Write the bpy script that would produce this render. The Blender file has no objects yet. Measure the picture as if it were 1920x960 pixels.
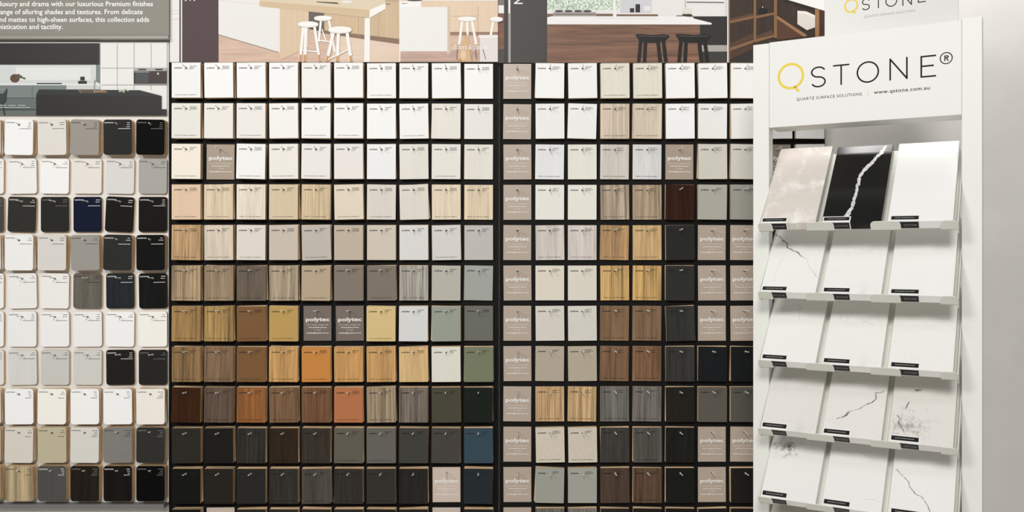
import bpy, bmesh, math, random
from mathutils import Matrix, Vector
random.seed(7)
scene = bpy.context.scene
COL = scene.collection
# ------------------------------------------------------------ camera, light, exposure
U = 0.0012            # metres per photo pixel on the plane of the racks
F = 1650.0            # focal length in photo pixels
D = F * U             # camera distance to the racks (Y = 0)
EYE = 1.5
HX, HY = 960.0, 465.0
cam_d = bpy.data.cameras.new('camera'); cam = bpy.data.objects.new('camera', cam_d); COL.objects.link(cam)
cam.location = (0, -D, EYE); cam.rotation_euler = (math.pi / 2, 0, 0)
cam_d.sensor_width = 36; cam_d.lens = F / 1920 * 36; cam_d.shift_y = -15 / 1920
cam_d.clip_start = 0.05
scene.camera = cam
world = bpy.data.worlds.new('world'); scene.world = world; world.use_nodes = True
wb = world.node_tree.nodes['Background']; wb.inputs[0].default_value = (1.0, 0.995, 0.985, 1); wb.inputs[1].default_value = 0.35
def area(name, loc, target, power, sx, sy, col=(1, 0.985, 0.96)):
    l = bpy.data.lights.new(name, 'AREA'); l.shape = 'RECTANGLE'; l.size = sx; l.size_y = sy; l.energy = power; l.color = col
    o = bpy.data.objects.new(name, l); COL.objects.link(o); o.location = loc
    o.rotation_euler = (Vector(target) - Vector(loc)).to_track_quat('-Z', 'Y').to_euler()
    return o
area('ceiling_light_far', (-0.42, -3.9, 3.1), (-0.1, 0, 1.3), 136, 0.8, 0.7)
area('ceiling_light_left', (-2.2, -3.3, 3.0), (0.0, 0, 1.2), 82, 0.8, 0.7)
area('ceiling_light_near', (-0.55, -1.9, 3.1), (-0.1, 0, 1.2), 9, 0.4, 0.4)
area('ceiling_light_wall', (0.92, -0.13, 2.55), (0.92, -0.05, 1.0), 8.5, 0.7, 0.08)
vs = scene.view_settings
vs.view_transform = 'Standard'; vs.look = 'None'; vs.gamma = 1; vs.use_curve_mapping = False; vs.exposure = -0.80
scene.display_settings.display_device = 'sRGB'

# ------------------------------------------------------------ helpers
ALB = 1.0
def lin(c):
    out = []
    for v in c:
        v = max(0, min(255, v)) / 255
        v = v / 12.92 if v <= 0.04045 else ((v + 0.055) / 1.055) ** 2.4
        out.append(min(v * ALB, 0.9))
    return tuple(out) + (1,)
MATS = {}
def paint(c, rough=0.5, spec=0.3, metal=0.0):
    k = ('p', c, rough, spec, metal)
    if k in MATS: return MATS[k]
    m = bpy.data.materials.new('paint'); m.use_nodes = True
    b = m.node_tree.nodes['Principled BSDF']
    b.inputs['Base Color'].default_value = lin(c); b.inputs['Roughness'].default_value = rough
    b.inputs['Specular IOR Level'].default_value = spec; b.inputs['Metallic'].default_value = metal
    MATS[k] = m; return m
def shade(c, f): return tuple(max(0, min(255, v * f)) for v in c)
def grain(c, k=0.2, scale=(300, 300, 12), rough=0.5, bold=False, horiz=False, dark=None, spec=0.3):
    """wood grain: stretched noise in object space, a different cut on every object"""
    if sum(c) > 540: k *= 0.62
    if sum(c) > 350 and k > 0.1: c = shade(c, 1.055)
    key = ('g', c, k, scale, rough, bold, dark)
    if key in MATS: return MATS[key]
    m = bpy.data.materials.new('woodgrain'); m.use_nodes = True
    nt = m.node_tree; N = nt.nodes; L = nt.links; b = N['Principled BSDF']
    b.inputs['Roughness'].default_value = rough; b.inputs['Specular IOR Level'].default_value = spec
    tc = N.new('ShaderNodeTexCoord'); oi = N.new('ShaderNodeObjectInfo')
    mul = N.new('ShaderNodeMath'); mul.operation = 'MULTIPLY'; mul.inputs[1].default_value = 37.0
    add = N.new('ShaderNodeVectorMath'); add.operation = 'ADD'
    L.new(oi.outputs['Random'], mul.inputs[0]); L.new(tc.outputs['Object'], add.inputs[0]); L.new(mul.outputs[0], add.inputs[1])
    mp = N.new('ShaderNodeMapping'); mp.inputs['Scale'].default_value = scale; L.new(add.outputs[0], mp.inputs['Vector'])
    n1 = N.new('ShaderNodeTexNoise'); n1.inputs['Scale'].default_value = 1; n1.inputs['Detail'].default_value = 5; n1.inputs['Roughness'].default_value = 0.65
    n1.inputs['Distortion'].default_value = 0.6 if bold else 0.2
    L.new(mp.outputs[0], n1.inputs['Vector'])
    mp2 = N.new('ShaderNodeMapping'); mp2.inputs['Scale'].default_value = tuple(s * (0.16 if bold else 0.1) for s in scale); L.new(add.outputs[0], mp2.inputs['Vector'])
    n2 = N.new('ShaderNodeTexNoise'); n2.inputs['Scale'].default_value = 1; n2.inputs['Detail'].default_value = 3; n2.inputs['Distortion'].default_value = 1.2
    L.new(mp2.outputs[0], n2.inputs['Vector'])
    mx = N.new('ShaderNodeMix'); mx.data_type = 'FLOAT'; mx.inputs[0].default_value = 0.4
    L.new(n1.outputs['Fac'], mx.inputs[2]); L.new(n2.outputs['Fac'], mx.inputs[3])
    r = N.new('ShaderNodeValToRGB'); e = r.color_ramp.elements
    e[0].position = 0.36; e[0].color = lin(dark or shade(c, 1 - k)); e[1].position = 0.62; e[1].color = lin(shade(c, min(1 + k * 0.8, 1 + (255 - max(c)) * k * 0.9 / max(c))))
    L.new(mx.outputs[0], r.inputs['Fac']); L.new(r.outputs['Color'], b.inputs['Base Color'])
    MATS[key] = m; return m
def mottled(c, c2, scale=40, lo=0.5, hi=0.62, rough=0.4, detail=8, spec=0.3):
    key = ('m', c, c2, scale, lo, hi, rough)
    if key in MATS: return MATS[key]
    m = bpy.data.materials.new('stone'); m.use_nodes = True
    nt = m.node_tree; N = nt.nodes; L = nt.links; b = N['Principled BSDF']
    b.inputs['Roughness'].default_value = rough; b.inputs['Specular IOR Level'].default_value = spec
    tc = N.new('ShaderNodeTexCoord'); n = N.new('ShaderNodeTexNoise'); n.inputs['Scale'].default_value = scale
    n.inputs['Detail'].default_value = detail; n.inputs['Roughness'].default_value = 0.65; n.inputs['Distortion'].default_value = 0.5
    L.new(tc.outputs['Object'], n.inputs['Vector'])
    r = N.new('ShaderNodeValToRGB'); e = r.color_ramp.elements
    e[0].position = lo; e[0].color = lin(c); e[1].position = hi; e[1].color = lin(c2)
    L.new(n.outputs['Fac'], r.inputs['Fac']); L.new(r.outputs['Color'], b.inputs['Base Color'])
    MATS[key] = m; return m

def obj_mesh(name, me, parent=None):
    o = bpy.data.objects.new(name, me); COL.objects.link(o)
    if parent is not None: o.parent = parent
    return o
def finish(name, bm, mats, parent=None, smooth=False):
    me = bpy.data.meshes.new(name); bm.normal_update(); bm.to_mesh(me); bm.free()
    for m in (mats if isinstance(mats, (list, tuple)) else [mats]): me.materials.append(m)
    if smooth:
        for p in me.polygons: p.use_smooth = True
    return obj_mesh(name, me, parent)
def empty(name, loc, rz=0, parent=None):
    o = bpy.data.objects.new(name, None); COL.objects.link(o); o.location = loc; o.rotation_euler = (0, 0, rz)
    o.empty_display_size = 0.05
    if parent is not None: o.parent = parent
    return o
def tag(o, label, cat, group=None, kind=None):
    o['label'] = label; o['category'] = cat
    if group: o['group'] = group
    if kind: o['kind'] = kind
    return o
def W(px, py, Y=0.0):
    s = (D + Y) / D * U
    return Vector(((px - HX) * s, Y, EYE - (py - HY) * s))
def box(bm, x0, x1, y0, y1, z0, z1, mi=0, bev=0.0):
    r = bmesh.ops.create_cube(bm, size=1)
    vs_ = r['verts']
    bmesh.ops.scale(bm, vec=(x1 - x0, y1 - y0, z1 - z0), verts=vs_)
    bmesh.ops.translate(bm, vec=((x0 + x1) / 2, (y0 + y1) / 2, (z0 + z1) / 2), verts=vs_)
    fs = {f for v in vs_ for f in v.link_faces}
    for f in fs: f.material_index = mi
    if bev > 0:
        es = list({e for f in fs for e in f.edges})
        bmesh.ops.bevel(bm, geom=es, offset=bev, segments=2, affect='EDGES', profile=0.6)
def plate_bm(outline, hole, th, bev=0.0):
    """flat plate in XZ (front at y=0, back at y=th) with an optional round hole"""
    bm = bmesh.new(); es = []
    def loop(pts):
        v = [bm.verts.new((p[0], 0, p[1])) for p in pts]
        for i in range(len(v)): es.append(bm.edges.new((v[i], v[(i + 1) % len(v)])))
    loop(outline)
    if hole:
        hx, hz, hr = hole
        loop([(hx + hr * math.cos(a * math.pi / 6), hz + hr * math.sin(a * math.pi / 6)) for a in range(12)])
    bmesh.ops.triangle_fill(bm, use_beauty=True, edges=es)
    fs = list(bm.faces)
    r = bmesh.ops.extrude_face_region(bm, geom=fs)
    bmesh.ops.translate(bm, vec=(0, th, 0), verts=[g for g in r['geom'] if isinstance(g, bmesh.types.BMVert)])
    bmesh.ops.recalc_face_normals(bm, faces=bm.faces)
    return bm
def rrect(x0, x1, z0, z1, r, n=5):
    if r <= 0: return [(x0, z0), (x1, z0), (x1, z1), (x0, z1)]
    pts = []
    for cx, cz, a0 in ((x1 - r, z0 + r, -90), (x1 - r, z1 - r, 0), (x0 + r, z1 - r, 90), (x0 + r, z0 + r, 180)):
        for i in range(n + 1):
            a = math.radians(a0 + 90 * i / n); pts.append((cx + r * math.cos(a), cz + r * math.sin(a)))
    return pts
def font_mesh(body, bold=0.0, space=1.0, res=2):
    """text as a flat mesh in XY; returns list of verts, faces with the origin at lower left"""
    cu = bpy.data.curves.new('t', 'FONT'); cu.body = body; cu.resolution_u = res; cu.offset = bold; cu.space_character = space
    o = bpy.data.objects.new('t', cu); COL.objects.link(o)
    dg = bpy.context.evaluated_depsgraph_get(); dg.update()
    me = bpy.data.meshes.new_from_object(o.evaluated_get(dg))
    v = [tuple(x.co) for x in me.vertices]; f = [tuple(p.vertices) for p in me.polygons]
    bpy.data.objects.remove(o); bpy.data.curves.remove(cu); bpy.data.meshes.remove(me)
    return v, f
class Flat:
    """collects flat printed shapes in a local XZ plane; layers stand a hair in front of each other"""
    def __init__(s): s.bm = bmesh.new(); s.mats = []; s.y = 0.0
    def mi(s, m):
        if m not in s.mats: s.mats.append(m)
        return s.mats.index(m)
    def poly(s, pts, m, y):
        vs_ = [s.bm.verts.new((p[0], y, p[1])) for p in pts]
        f = s.bm.faces.new(vs_); f.material_index = s.mi(m); f.normal_update()
        if f.normal.y > 0: f.normal_flip()
    def text(s, body, x0, z0, w, h, m, y, bold=0.0, right=False, space=1.0, rot=False, cap=0.73):
        """w = wanted width (None: keep aspect), h = cap height"""
        v, fs = font_mesh(body, bold, space)
        if not v: return
        xa = min(p[0] for p in v); xb = max(p[0] for p in v)
        sz = h / cap; sx = (w / (xb - xa)) if w else sz
        if right: x0 = x0 - (xb - xa) * sx
        i = s.mi(m)
        if rot: vs_ = [s.bm.verts.new((x0 + p[1] * sz, y, z0 - (p[0] - xa) * sx)) for p in v]
        else: vs_ = [s.bm.verts.new((x0 + (p[0] - xa) * sx, y, z0 + p[1] * sz)) for p in v]
        for f in fs:
            try: q = s.bm.faces.new([vs_[k] for k in f]); q.material_index = i
            except ValueError: continue
            q.normal_update()
            if q.normal.y > 0: q.normal_flip()
    def ribbon(s, pts, w, m, y, closed=False):
        n = len(pts); i = s.mi(m); a = []; b = []
        for k in range(n):
            p = Vector(pts[k])
            pr = Vector(pts[(k - 1) % n]) if (k > 0 or closed) else None
            nx = Vector(pts[(k + 1) % n]) if (k < n - 1 or closed) else None
            d1 = (p - pr).normalized() if pr is not None else (nx - p).normalized()
            d2 = (nx - p).normalized() if nx is not None else d1
            t = (d1 + d2)
            t = t.normalized() if t.length > 1e-6 else d1
            nn = Vector((-t.y, t.x)); c = max(0.35, t.dot(d1))
            ww = (w[k] if isinstance(w, (list, tuple)) else w) / 2 / c
            a.append(s.bm.verts.new((p.x + nn.x * ww, y, p.y + nn.y * ww))); b.append(s.bm.verts.new((p.x - nn.x * ww, y, p.y - nn.y * ww)))
        for k in range(n if closed else n - 1):
            j = (k + 1) % n
            f = s.bm.faces.new((a[k], a[j], b[j], b[k])); f.material_index = i; f.normal_update()
            if f.normal.y > 0: f.normal_flip()
    def build(s, name, parent=None): return finish(name, s.bm, s.mats, parent)

# ------------------------------------------------------------ the setting
def struct(o): o['kind'] = 'structure'; return o
WALLY = 0.014
bm = bmesh.new(); box(bm, -3.2, 3.2, WALLY, WALLY + 0.12, 0, 3.2)
struct(finish('wall_back', bm, mottled((226, 224, 219), (222, 220, 215), 6, 0.4, 0.6, 0.8)))
bm = bmesh.new(); box(bm, -3.2, 3.2, -4.2, WALLY + 0.12, -0.1, 0)
struct(finish('floor', bm, grain((208, 203, 195), 0.1, (4, 60, 60), 0.5)))

# ------------------------------------------------------------ racks and boards
BLACK = paint((20, 20, 19), 0.6, 0.12)
ROWS = [153.7 + 75.4 * r for r in range(12)]
LCOLS = [355.1 + 60.29 * i for i in range(10)]
RCOLS = [970 + 60.62 * i for i in range(10)]
BROWS = [259.3 + 71.45 * r for r in range(10)]
BCOLS = [-16 + 61.0 * i for i in range(6)]
ZB = 0.25
HOOK = paint((222, 222, 216), 0.25, 0.5)
def hook_mesh(L):
    bm = bmesh.new(); r0 = 0.0012; seg = 10; rings = []
    prof = [(0, 0.0026), (-0.0012, 0.0026), (-0.0016, r0), (-L + 0.008, r0), (-L + 0.004, r0 * 1.1), (-L + 0.0012, r0 * 1.15), (-L + 0.0003, r0 * 0.8)]
    for y, r in prof:
        up = 0.0018 * max(0, (-y - L + 0.018) / 0.018) ** 2 if y < 0 else 0
        rings.append([bm.verts.new((r * math.cos(a * 2 * math.pi / seg), y, up + r * math.sin(a * 2 * math.pi / seg))) for a in range(seg)])
    for a, b in zip(rings, rings[1:]):
        for i in range(seg): bm.faces.new((a[i], a[(i + 1) % seg], b[(i + 1) % seg], b[i]))
    bm.faces.new(rings[0]); bm.faces.new(rings[-1][::-1])
    bmesh.ops.recalc_face_normals(bm, faces=bm.faces)
    me = bpy.data.meshes.new('hook'); bm.to_mesh(me); bm.free(); me.materials.append(HOOK)
    for p in me.polygons: p.use_smooth = True
    return me
HOOK_ME = hook_mesh(0.041); HOOK_SHORT = hook_mesh(0.031)
def hook_at(parent, px, py, me=HOOK_ME):
    o = obj_mesh('hook', me, parent); o.location = W(px, py) - parent.location
    return o
def rack(name, x0, x1, y0, label):
    a = W(x0, y0); b = W(x1, y0)
    root = empty(name, ((a.x + b.x) / 2, 0, ZB)); tag(root, label, 'rack')
    bm = bmesh.new(); w = (b.x - a.x) / 2
    box(bm, -w, w, 0, WALLY - 0.001, 0, a.z - ZB, bev=0.001)
    finish('back_panel', bm, BLACK, root)
    bm = bmesh.new()
    for s in (-1, 1):     # slim raised side rails
        box(bm, s * w - (0.0045 if s > 0 else 0), s * w + (0 if s > 0 else 0.0045), -0.0035, -0.0001, 0, a.z - ZB, bev=0.0006)
    finish('side_rail', bm, BLACK, root)
    return root
rackL = rack('sample_rack', 317.5, 934.8, 118, 'black peg rack of sample chips between the white board and the taupe card column')
rackR = rack('sample_rack', 936.2, 1546, 119, 'black peg rack whose first column is taupe info cards, partly behind the white stand')
ba = W(-70, 77.2); bb = W(316.5, 942)
board = empty('sample_board', ((ba.x + bb.x) / 2, 0, bb.z)); tag(board, 'white sample board with rounded chips beneath the kitchen picture on the left', 'board')
bm = bmesh.new(); hw = (bb.x - ba.x) / 2
box(bm, -hw, hw, 0, WALLY - 0.001, 0, ba.z - bb.z, bev=0.001)
finish('back_panel', bm, paint((228, 226, 221), 0.55, 0.25), board)
bm = bmesh.new(); box(bm, -hw, hw - 0.005, -0.016, WALLY - 0.001, -0.009, -0.0002, bev=0.001)
finish('bottom_rail', bm, paint((112, 112, 110), 0.4, 0.4), board)
for j, x in enumerate(BCOLS):
    for y in BROWS: hook_at(board, x, y - 24.2, HOOK_SHORT)
n_h = 0; extra = bmesh.new()
for r, y in enumerate(ROWS):
    for x in LCOLS:
        if n_h < 100: hook_at(rackL, x, y - 24)
        else:
            p = W(x, y - 24) - rackL.location
            t = bmesh.new(); t.from_mesh(HOOK_ME); bmesh.ops.translate(t, vec=p, verts=t.verts)
            tm = bpy.data.meshes.new('t'); t.to_mesh(tm); t.free(); extra.from_mesh(tm); bpy.data.meshes.remove(tm)
        n_h += 1
o = finish('hook', extra, HOOK, rackL, smooth=True); o['kind'] = 'stuff'
for r, y in enumerate(ROWS):
    for i, x in enumerate(RCOLS):
        if i > 7 and not (r in (1, 2)): continue
        hook_at(rackR, x, y - 24)

# ------------------------------------------------------------ sample chips
CW, CH, TH = 0.0641, 0.0779, 0.0060
PITCH = TH + 0.0005
HR = 0.0024
CORE = grain((224, 195, 157), 0.16, (60, 60, 60), 0.75)
CORE2 = grain((150, 118, 84), 0.16, (60, 60, 60), 0.75)
TOPZ = 0.0117   # chip top above the hole
def chip_meshes(w, h, r, nm):
    ol = rrect(-w / 2, w / 2, TOPZ - h, TOPZ, r)
    bm = plate_bm(ol, (0, 0, HR), TH - 0.0007); bmesh.ops.translate(bm, vec=(0, 0.0007, 0), verts=bm.verts)
    core = bpy.data.meshes.new('sample_chip'); bm.to_mesh(core); bm.free(); core.materials.append(CORE)
    bm = plate_bm(ol, (0, 0, HR), 0.0007)
    return core, bm
FACE_CACHE = {}
SHAPES = {'sq': (CW, CH, 0.0006), 'rd': (0.0634, 0.0788, 0.0066)}
CORES = {}
for k, (w, h, r) in SHAPES.items():
    core, fb = chip_meshes(w, h, r, k); CORES[k] = core
    me = bpy.data.meshes.new('laminate_face'); fb.to_mesh(me); fb.free(); FACE_CACHE[k] = me
def face_mesh(shape, mat):
    key = (shape, mat.name)
    if key not in FACE_CACHE:
        me = FACE_CACHE[shape].copy(); me.materials.clear(); me.materials.append(mat); FACE_CACHE[key] = me
    return FACE_CACHE[key]
INK = paint((22, 22, 22), 0.6, 0.2); WHITEINK = paint((232, 230, 226), 0.6, 0.2); GREYINK = paint((128, 126, 120), 0.6, 0.2)
def dashes(fl, x, z, total, h, m, y, rnd):
    """a line of print too small to read"""
    e = x + total
    while x < e - 0.0012:
        w = rnd.uniform(0.0012, 0.0036); w = min(w, e - x)
        fl.poly([(x, z), (x + w, z), (x + w, z + h), (x, z + h)], m, y); x += w + 0.0008
PRINTS = {}
def print_mesh(kind, variant, foot, ink):
    key = (kind, variant, foot, ink.name)
    if key in PRINTS: return PRINTS[key]
    fl = Flat(); y = -0.00012; rnd = random.Random(variant * 13 + 5)
    if kind == 'sq':
        fl.text('polytec', -0.0262, -0.0012, 0.0178, 0.0032, ink, y, bold=0.035)
        fl.text('MELAMINE' if variant < 3 else 'LAMINATE', 0.0085 if variant < 3 else 0.006, 0.0028, 0.0150, 0.0017, ink, y, bold=0.02)
        for q in range(2):
            dashes(fl, 0.0085 if variant < 3 else 0.006, 0.0003 - 0.0025 * q, rnd.uniform(0.008, 0.019) - 0.003 * q, 0.0011, ink, y, rnd)
    else:
        fl.text('Laminex', -0.0290, 0.0036, 0.0205, 0.0034, ink, y, bold=0.015)
        for q in range(2 + variant % 2):
            w = rnd.uniform(0.006, 0.012); dashes(fl, 0.0285 - w, 0.0040 - 0.0046 * q, w, 0.0013, ink, y, rnd)
        dashes(fl, 0.0015 if variant < 3 else 0.014, -0.0092, 0.027 if variant < 3 else 0.0145, 0.0012, ink, y, rnd)
    me = bpy.data.meshes.new('printed_text'); fl.bm.to_mesh(me); fl.bm.free()
    for m in fl.mats: me.materials.append(m)
    PRINTS[key] = me; return me
FOOT = {}
for q_, t_ in ((1, 'ALSO AVAILABLE IN LAMINATE'), (2, 'REFER TO LARGER SAMPLE')):
    fl = Flat(); fl.text(t_, -0.0250, -0.0608, 0.048, 0.0019, INK, -0.00012, bold=0.012)
    FOOT[q_] = bpy.data.meshes.new('footnote'); fl.bm.to_mesh(FOOT[q_]); fl.bm.free(); FOOT[q_].materials.append(INK)
ORD = ['first', 'second', 'third', 'fourth', 'fifth', 'sixth', 'seventh', 'eighth', 'ninth', 'tenth', 'eleventh', 'twelfth']
def colour_name(c):
    import colorsys
    h, s, v = colorsys.rgb_to_hsv(*(x / 255 for x in c)); h *= 360
    if v > 0.92 and s < 0.035: return 'bright white'
    if v > 0.87 and s < 0.07: return 'off-white' if h < 90 or s < 0.03 else 'cool white'
    if v < 0.15: return 'black'
    if s < 0.10:
        return ['charcoal', 'dark grey', 'mid grey', 'light grey', 'pale grey'][min(4, int((v - 0.15) / 0.16))]
    if 190 < h < 260: return 'navy blue' if v < 0.25 else 'slate blue'
    if 75 < h <= 190: return 'dark green' if v < 0.3 else 'sage green'
    if 20 <= h < 32 and s > 0.58 and v > 0.6: return 'burnt orange'
    if h < 28 and s > 0.55 and v > 0.6: return 'terracotta'
    if s > 0.3 and v > 0.65: return 'golden tan' if h > 32 else 'tan'
    if v > 0.82: return 'cream'
    if v > 0.62: return 'beige' if s < 0.3 else 'tan'
    if v > 0.42: return 'taupe' if s < 0.25 else 'mid brown'
    if v > 0.26: return 'grey brown' if s < 0.3 else 'dark brown'
    return 'soft black' if s < 0.22 else 'espresso brown'
stuff = bmesh.new()
PER = {'L': ('the left black rack', 'square chips on the left black rack'),
       'R': ('the right black rack', 'square chips on the right black rack'),
       'B': ('the white board', 'rounded chips on the white board')}
CNAME = {}
def chip(rk, r, c, px, py, col, style='', n=2, foot=0, rot=None, rear=False, th_off=0.0):
    shape = 'rd' if rk == 'B' else 'sq'
    rnd = random.Random(hash((ord(rk), r, c)) & 0xffff)
    sp = 0.05 if sum(col) < 220 else 0.25
    if style == 'w': mat = grain(col, 0.22, (420, 420, 12), spec=sp)
    elif style == 'f': mat = grain(col, 0.05, (420, 420, 8), spec=sp)
    elif style == 'b': mat = grain(col, 0.42, (430, 430, 7), bold=True, spec=sp)
    elif style == 'm': mat = grain(col, 0.28, (300, 300, 9), bold=True, spec=sp)
    elif style == 's': mat = mottled(col, shade(col, 0.86), 260, 0.5, 0.75)
    elif style == 'c': mat = grain(col, 0.16, (330, 330, 16), bold=True)
    elif style == 'g': mat = paint(col, 0.08, 0.25)
    else: mat = paint(col, 0.5, sp)
    hook = W(px, py - 24)
    where, grp = PER[rk]
    if rot is None: rot = rnd.gauss(0, 0.55)
    y = -0.0006
    hz = hook.z - (HR - 0.0013)
    word = 'woodgrain' if style in 'wfbmc' and style else ('stone-look' if style == 's' else 'plain')
    pos = '%s row, %s column of %s' % (ORD[r], ORD[c], where)
    cn = colour_name(col)
    for k in range(n):
        y -= PITCH
        front = k == n - 1
        rr = math.radians(rot + (0 if front else rnd.gauss(0, 0.9)))
        loc = (hook.x + (0 if front else rnd.gauss(0, 0.0004)), y, hz + (0 if front else rnd.uniform(0, 0.0009)))
        if front or (rear and k == n - 2):
            o = obj_mesh('sample_chip', CORES[shape]); o.location = loc; o.rotation_euler = (0, rr, 0)
            obj_mesh('laminate_face', face_mesh(shape, mat), o)
            if front:
                v = rnd.randrange(3) + (3 if (rk == 'R' or (rk == 'B' and r >= 7)) else 0)
                dark = sum(col) < 260
                ink = INK
                if rk == 'B' and dark: ink = WHITEINK if rnd.random() < 0.45 else GREYINK
                obj_mesh('printed_text', print_mesh(shape, v, 0, ink), o)
                if foot: obj_mesh('footnote', FOOT[foot], o)
                tag(o, '%s %s chip, %s' % (cn, word, pos), 'sample chip', grp)
            else:
                tag(o, 'spare chip behind %s %s chip, %s' % (cn, word, pos), 'sample chip', 'spare chips behind the front ones')
        else:
            t = bmesh.new(); t.from_mesh(CORES[shape])
            bmesh.ops.transform(t, matrix=Matrix.Translation(loc) @ Matrix.Rotation(rr, 4, 'Y'), verts=t.verts)
            tm = bpy.data.meshes.new('t'); t.to_mesh(tm); t.free(); stuff.from_mesh(tm); bpy.data.meshes.remove(tm)

# info cards -----------------------------------------------------------------
def card_mesh():
    bm = plate_bm(rrect(-0.0312, 0.0312, -0.0665, 0.0120, 0.0004), (0, 0, HR), 0.0012)
    me = bpy.data.meshes.new('info_card'); bm.to_mesh(me); bm.free(); return me
CARD = card_mesh()
fl = Flat(); y = -0.00012
fl.text('polytec', -0.0262, -0.0222, 0.0530, 0.0084, WHITEINK, y, bold=0.03)
fl.text('For a colour sample visit', -0.0240, -0.0316, 0.048, 0.0026, WHITEINK, y)
fl.text('www.polytec.com.au', -0.0205, -0.0375, 0.041, 0.0028, WHITEINK, y, bold=0.025)
fl.text('or email', -0.0070, -0.0432, 0.014, 0.0026, WHITEINK, y)
fl.text('samples@polytec.com.au', -0.0250, -0.0500, 0.050, 0.0028, WHITEINK, y, bold=0.025)
CARD_TXT = bpy.data.meshes.new('printed_text'); fl.bm.to_mesh(CARD_TXT); fl.bm.free(); CARD_TXT.materials.append(WHITEINK)
CARDS = {}
def card(rk, r, c, px, py, col=(180, 165, 151), y=-0.004):
    if col not in CARDS:
        m = CARD.copy(); m.materials.append(paint(col, 0.35, 0.35)); CARDS[col] = m
    hook = W(px, py - 24); rnd = random.Random(r * 31 + c * 7 + ord(rk))
    o = obj_mesh('info_card', CARDS[col]); o.location = (hook.x, y, hook.z - (HR - 0.0013)); o.rotation_euler = (0, math.radians(rnd.gauss(0, 0.35)), 0)
    obj_mesh('printed_text', CARD_TXT, o)
    tag(o, 'taupe info card with white lettering, %s row, %s column of %s' % (ORD[r], ORD[c], PER[rk][0]), 'info card', 'taupe info cards on the black racks')

# left black rack: colour, style ('' plain, w wood, f fine, b bold, m marbled wood), foot print
P = 'card'
LEFT = [
 [((237,237,235),'',1), ((242,242,241),'',0), ((241,241,241),'',0), ((241,241,241),'',0), ((236,235,231),'',0), ((241,240,238),'',0), ((240,240,239),'',1), ((239,239,238),'',0), ((241,241,240),'',0), ((242,242,241),'',0)],
 [((230,227,219),'',1), ((233,230,224),'',0), ((233,231,227),'',1), ((239,238,235),'',0), ((240,240,238),'',1), ((240,240,239),'',1), ((242,242,241),'',0), ((240,239,238),'',1), ((231,226,218),'f',0), ((229,227,223),'',0)],
 [((240,232,216),'',1), (P,(166,150,134)), ((241,240,238),'',1), ((234,232,226),'',1), ((232,230,226),'',1), ((231,227,222),'',0), ((236,236,236),'',0), ((228,224,216),'f',0), ((228,224,217),'',1), ((228,224,214),'f',0)],
 [((226,197,168),'f',2), ((219,201,172),'m',2), ((227,217,200),'w',2), ((214,196,166),'f',1), ((218,195,158),'b',2), ((223,211,191),'',1), ((220,213,204),'f',1), ((222,217,206),'f',0), ((222,207,184),'w',2), ((222,204,176),'w',2)],
 [((191,156,113),'m',2), ((214,200,182),'w',2), ((222,214,205),'',1), ((200,188,175),'',0), ((189,182,174),'',1), ((190,176,160),'',0), ((206,196,181),'',0), ((217,215,213),'',0), ((212,209,205),'',1), ((190,186,182),'',0)],
 [((160,138,108),'b',2), ((138,120,96),'w',1), ((98,86,74),'w',2), ((164,149,127),'b',1), ((180,162,135),'',1), ((127,116,105),'',0), ((124,113,102),'',1), ((160,155,146),'b',2), ((182,179,168),'',0), ((160,164,158),'',0)],
 [((160,126,77),'m',2), ((158,128,78),'b',2), ((120,84,49),'',1), ((186,151,87),'',1), (P,(118,107,100)), (P,(120,108,101)), ((212,188,134),'',1), ((214,215,214),'',0), ((150,156,145),'',0), ((104,106,98),'',0)],
 [((124,97,63),'m',2), ((110,87,65),'b',2), ((118,84,47),'',1), ((200,154,95),'m',2), ((197,131,61),'',1), ((196,148,90),'w',2), ((194,150,96),'w',2), ((218,184,131),'w',0), ((222,220,208),'',0), ((116,122,97),'',0)],
 [((56,33,19),'w',2), ((92,74,62),'m',2), ((141,89,45),'w',1), ((109,82,57),'m',2), ((105,72,48),'m',0), ((178,112,71),'',1), ((142,126,103),'b',2), ((108,98,88),'b',0), ((76,74,62),'',0), ((29,35,30),'',0)],
 [((46,44,39),'',0), ((31,30,27),'',0), ((50,49,45),'m',1), ((48,38,29),'w',2), ((56,51,44),'w',1), ((94,90,80),'',1), ((99,96,91),'',1), ((66,66,62),'',0), ((72,70,66),'',0), ((57,75,87),'',0)],
 [((23,23,20),'',0), ((40,37,33),'',1), ((43,42,39),'',0), ((52,50,46),'w',1), ((74,71,65),'w',2), ((50,47,43),'w',1), ((54,52,47),'',1), ((42,40,37),'w',1), (P,(206,190,178)), ((40,47,50),'',0)],
 [((26,25,22),'',0), (P,(196,182,170)), ((45,43,40),'',0), ((48,46,42),'',0), ((44,42,38),'',0), ((48,46,42),'',0), ((36,34,31),'',0), ((40,38,35),'',0), (P,(200,186,174)), ((38,38,37),'',0)],
]
for r, row in enumerate(LEFT):
    for c, e in enumerate(row):
        if e[0] == P: card('L', r, c, LCOLS[c], ROWS[r], e[1], -0.006); continue
        n = 3 if (c < 6 or r >= 6) else 2
        if c == 9 and r < 7: n = 1
        chip('L', r, c, LCOLS[c], ROWS[r], e[0], e[1], n, e[2], rear=(c < 2))
CC = (180, 165, 151)
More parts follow.
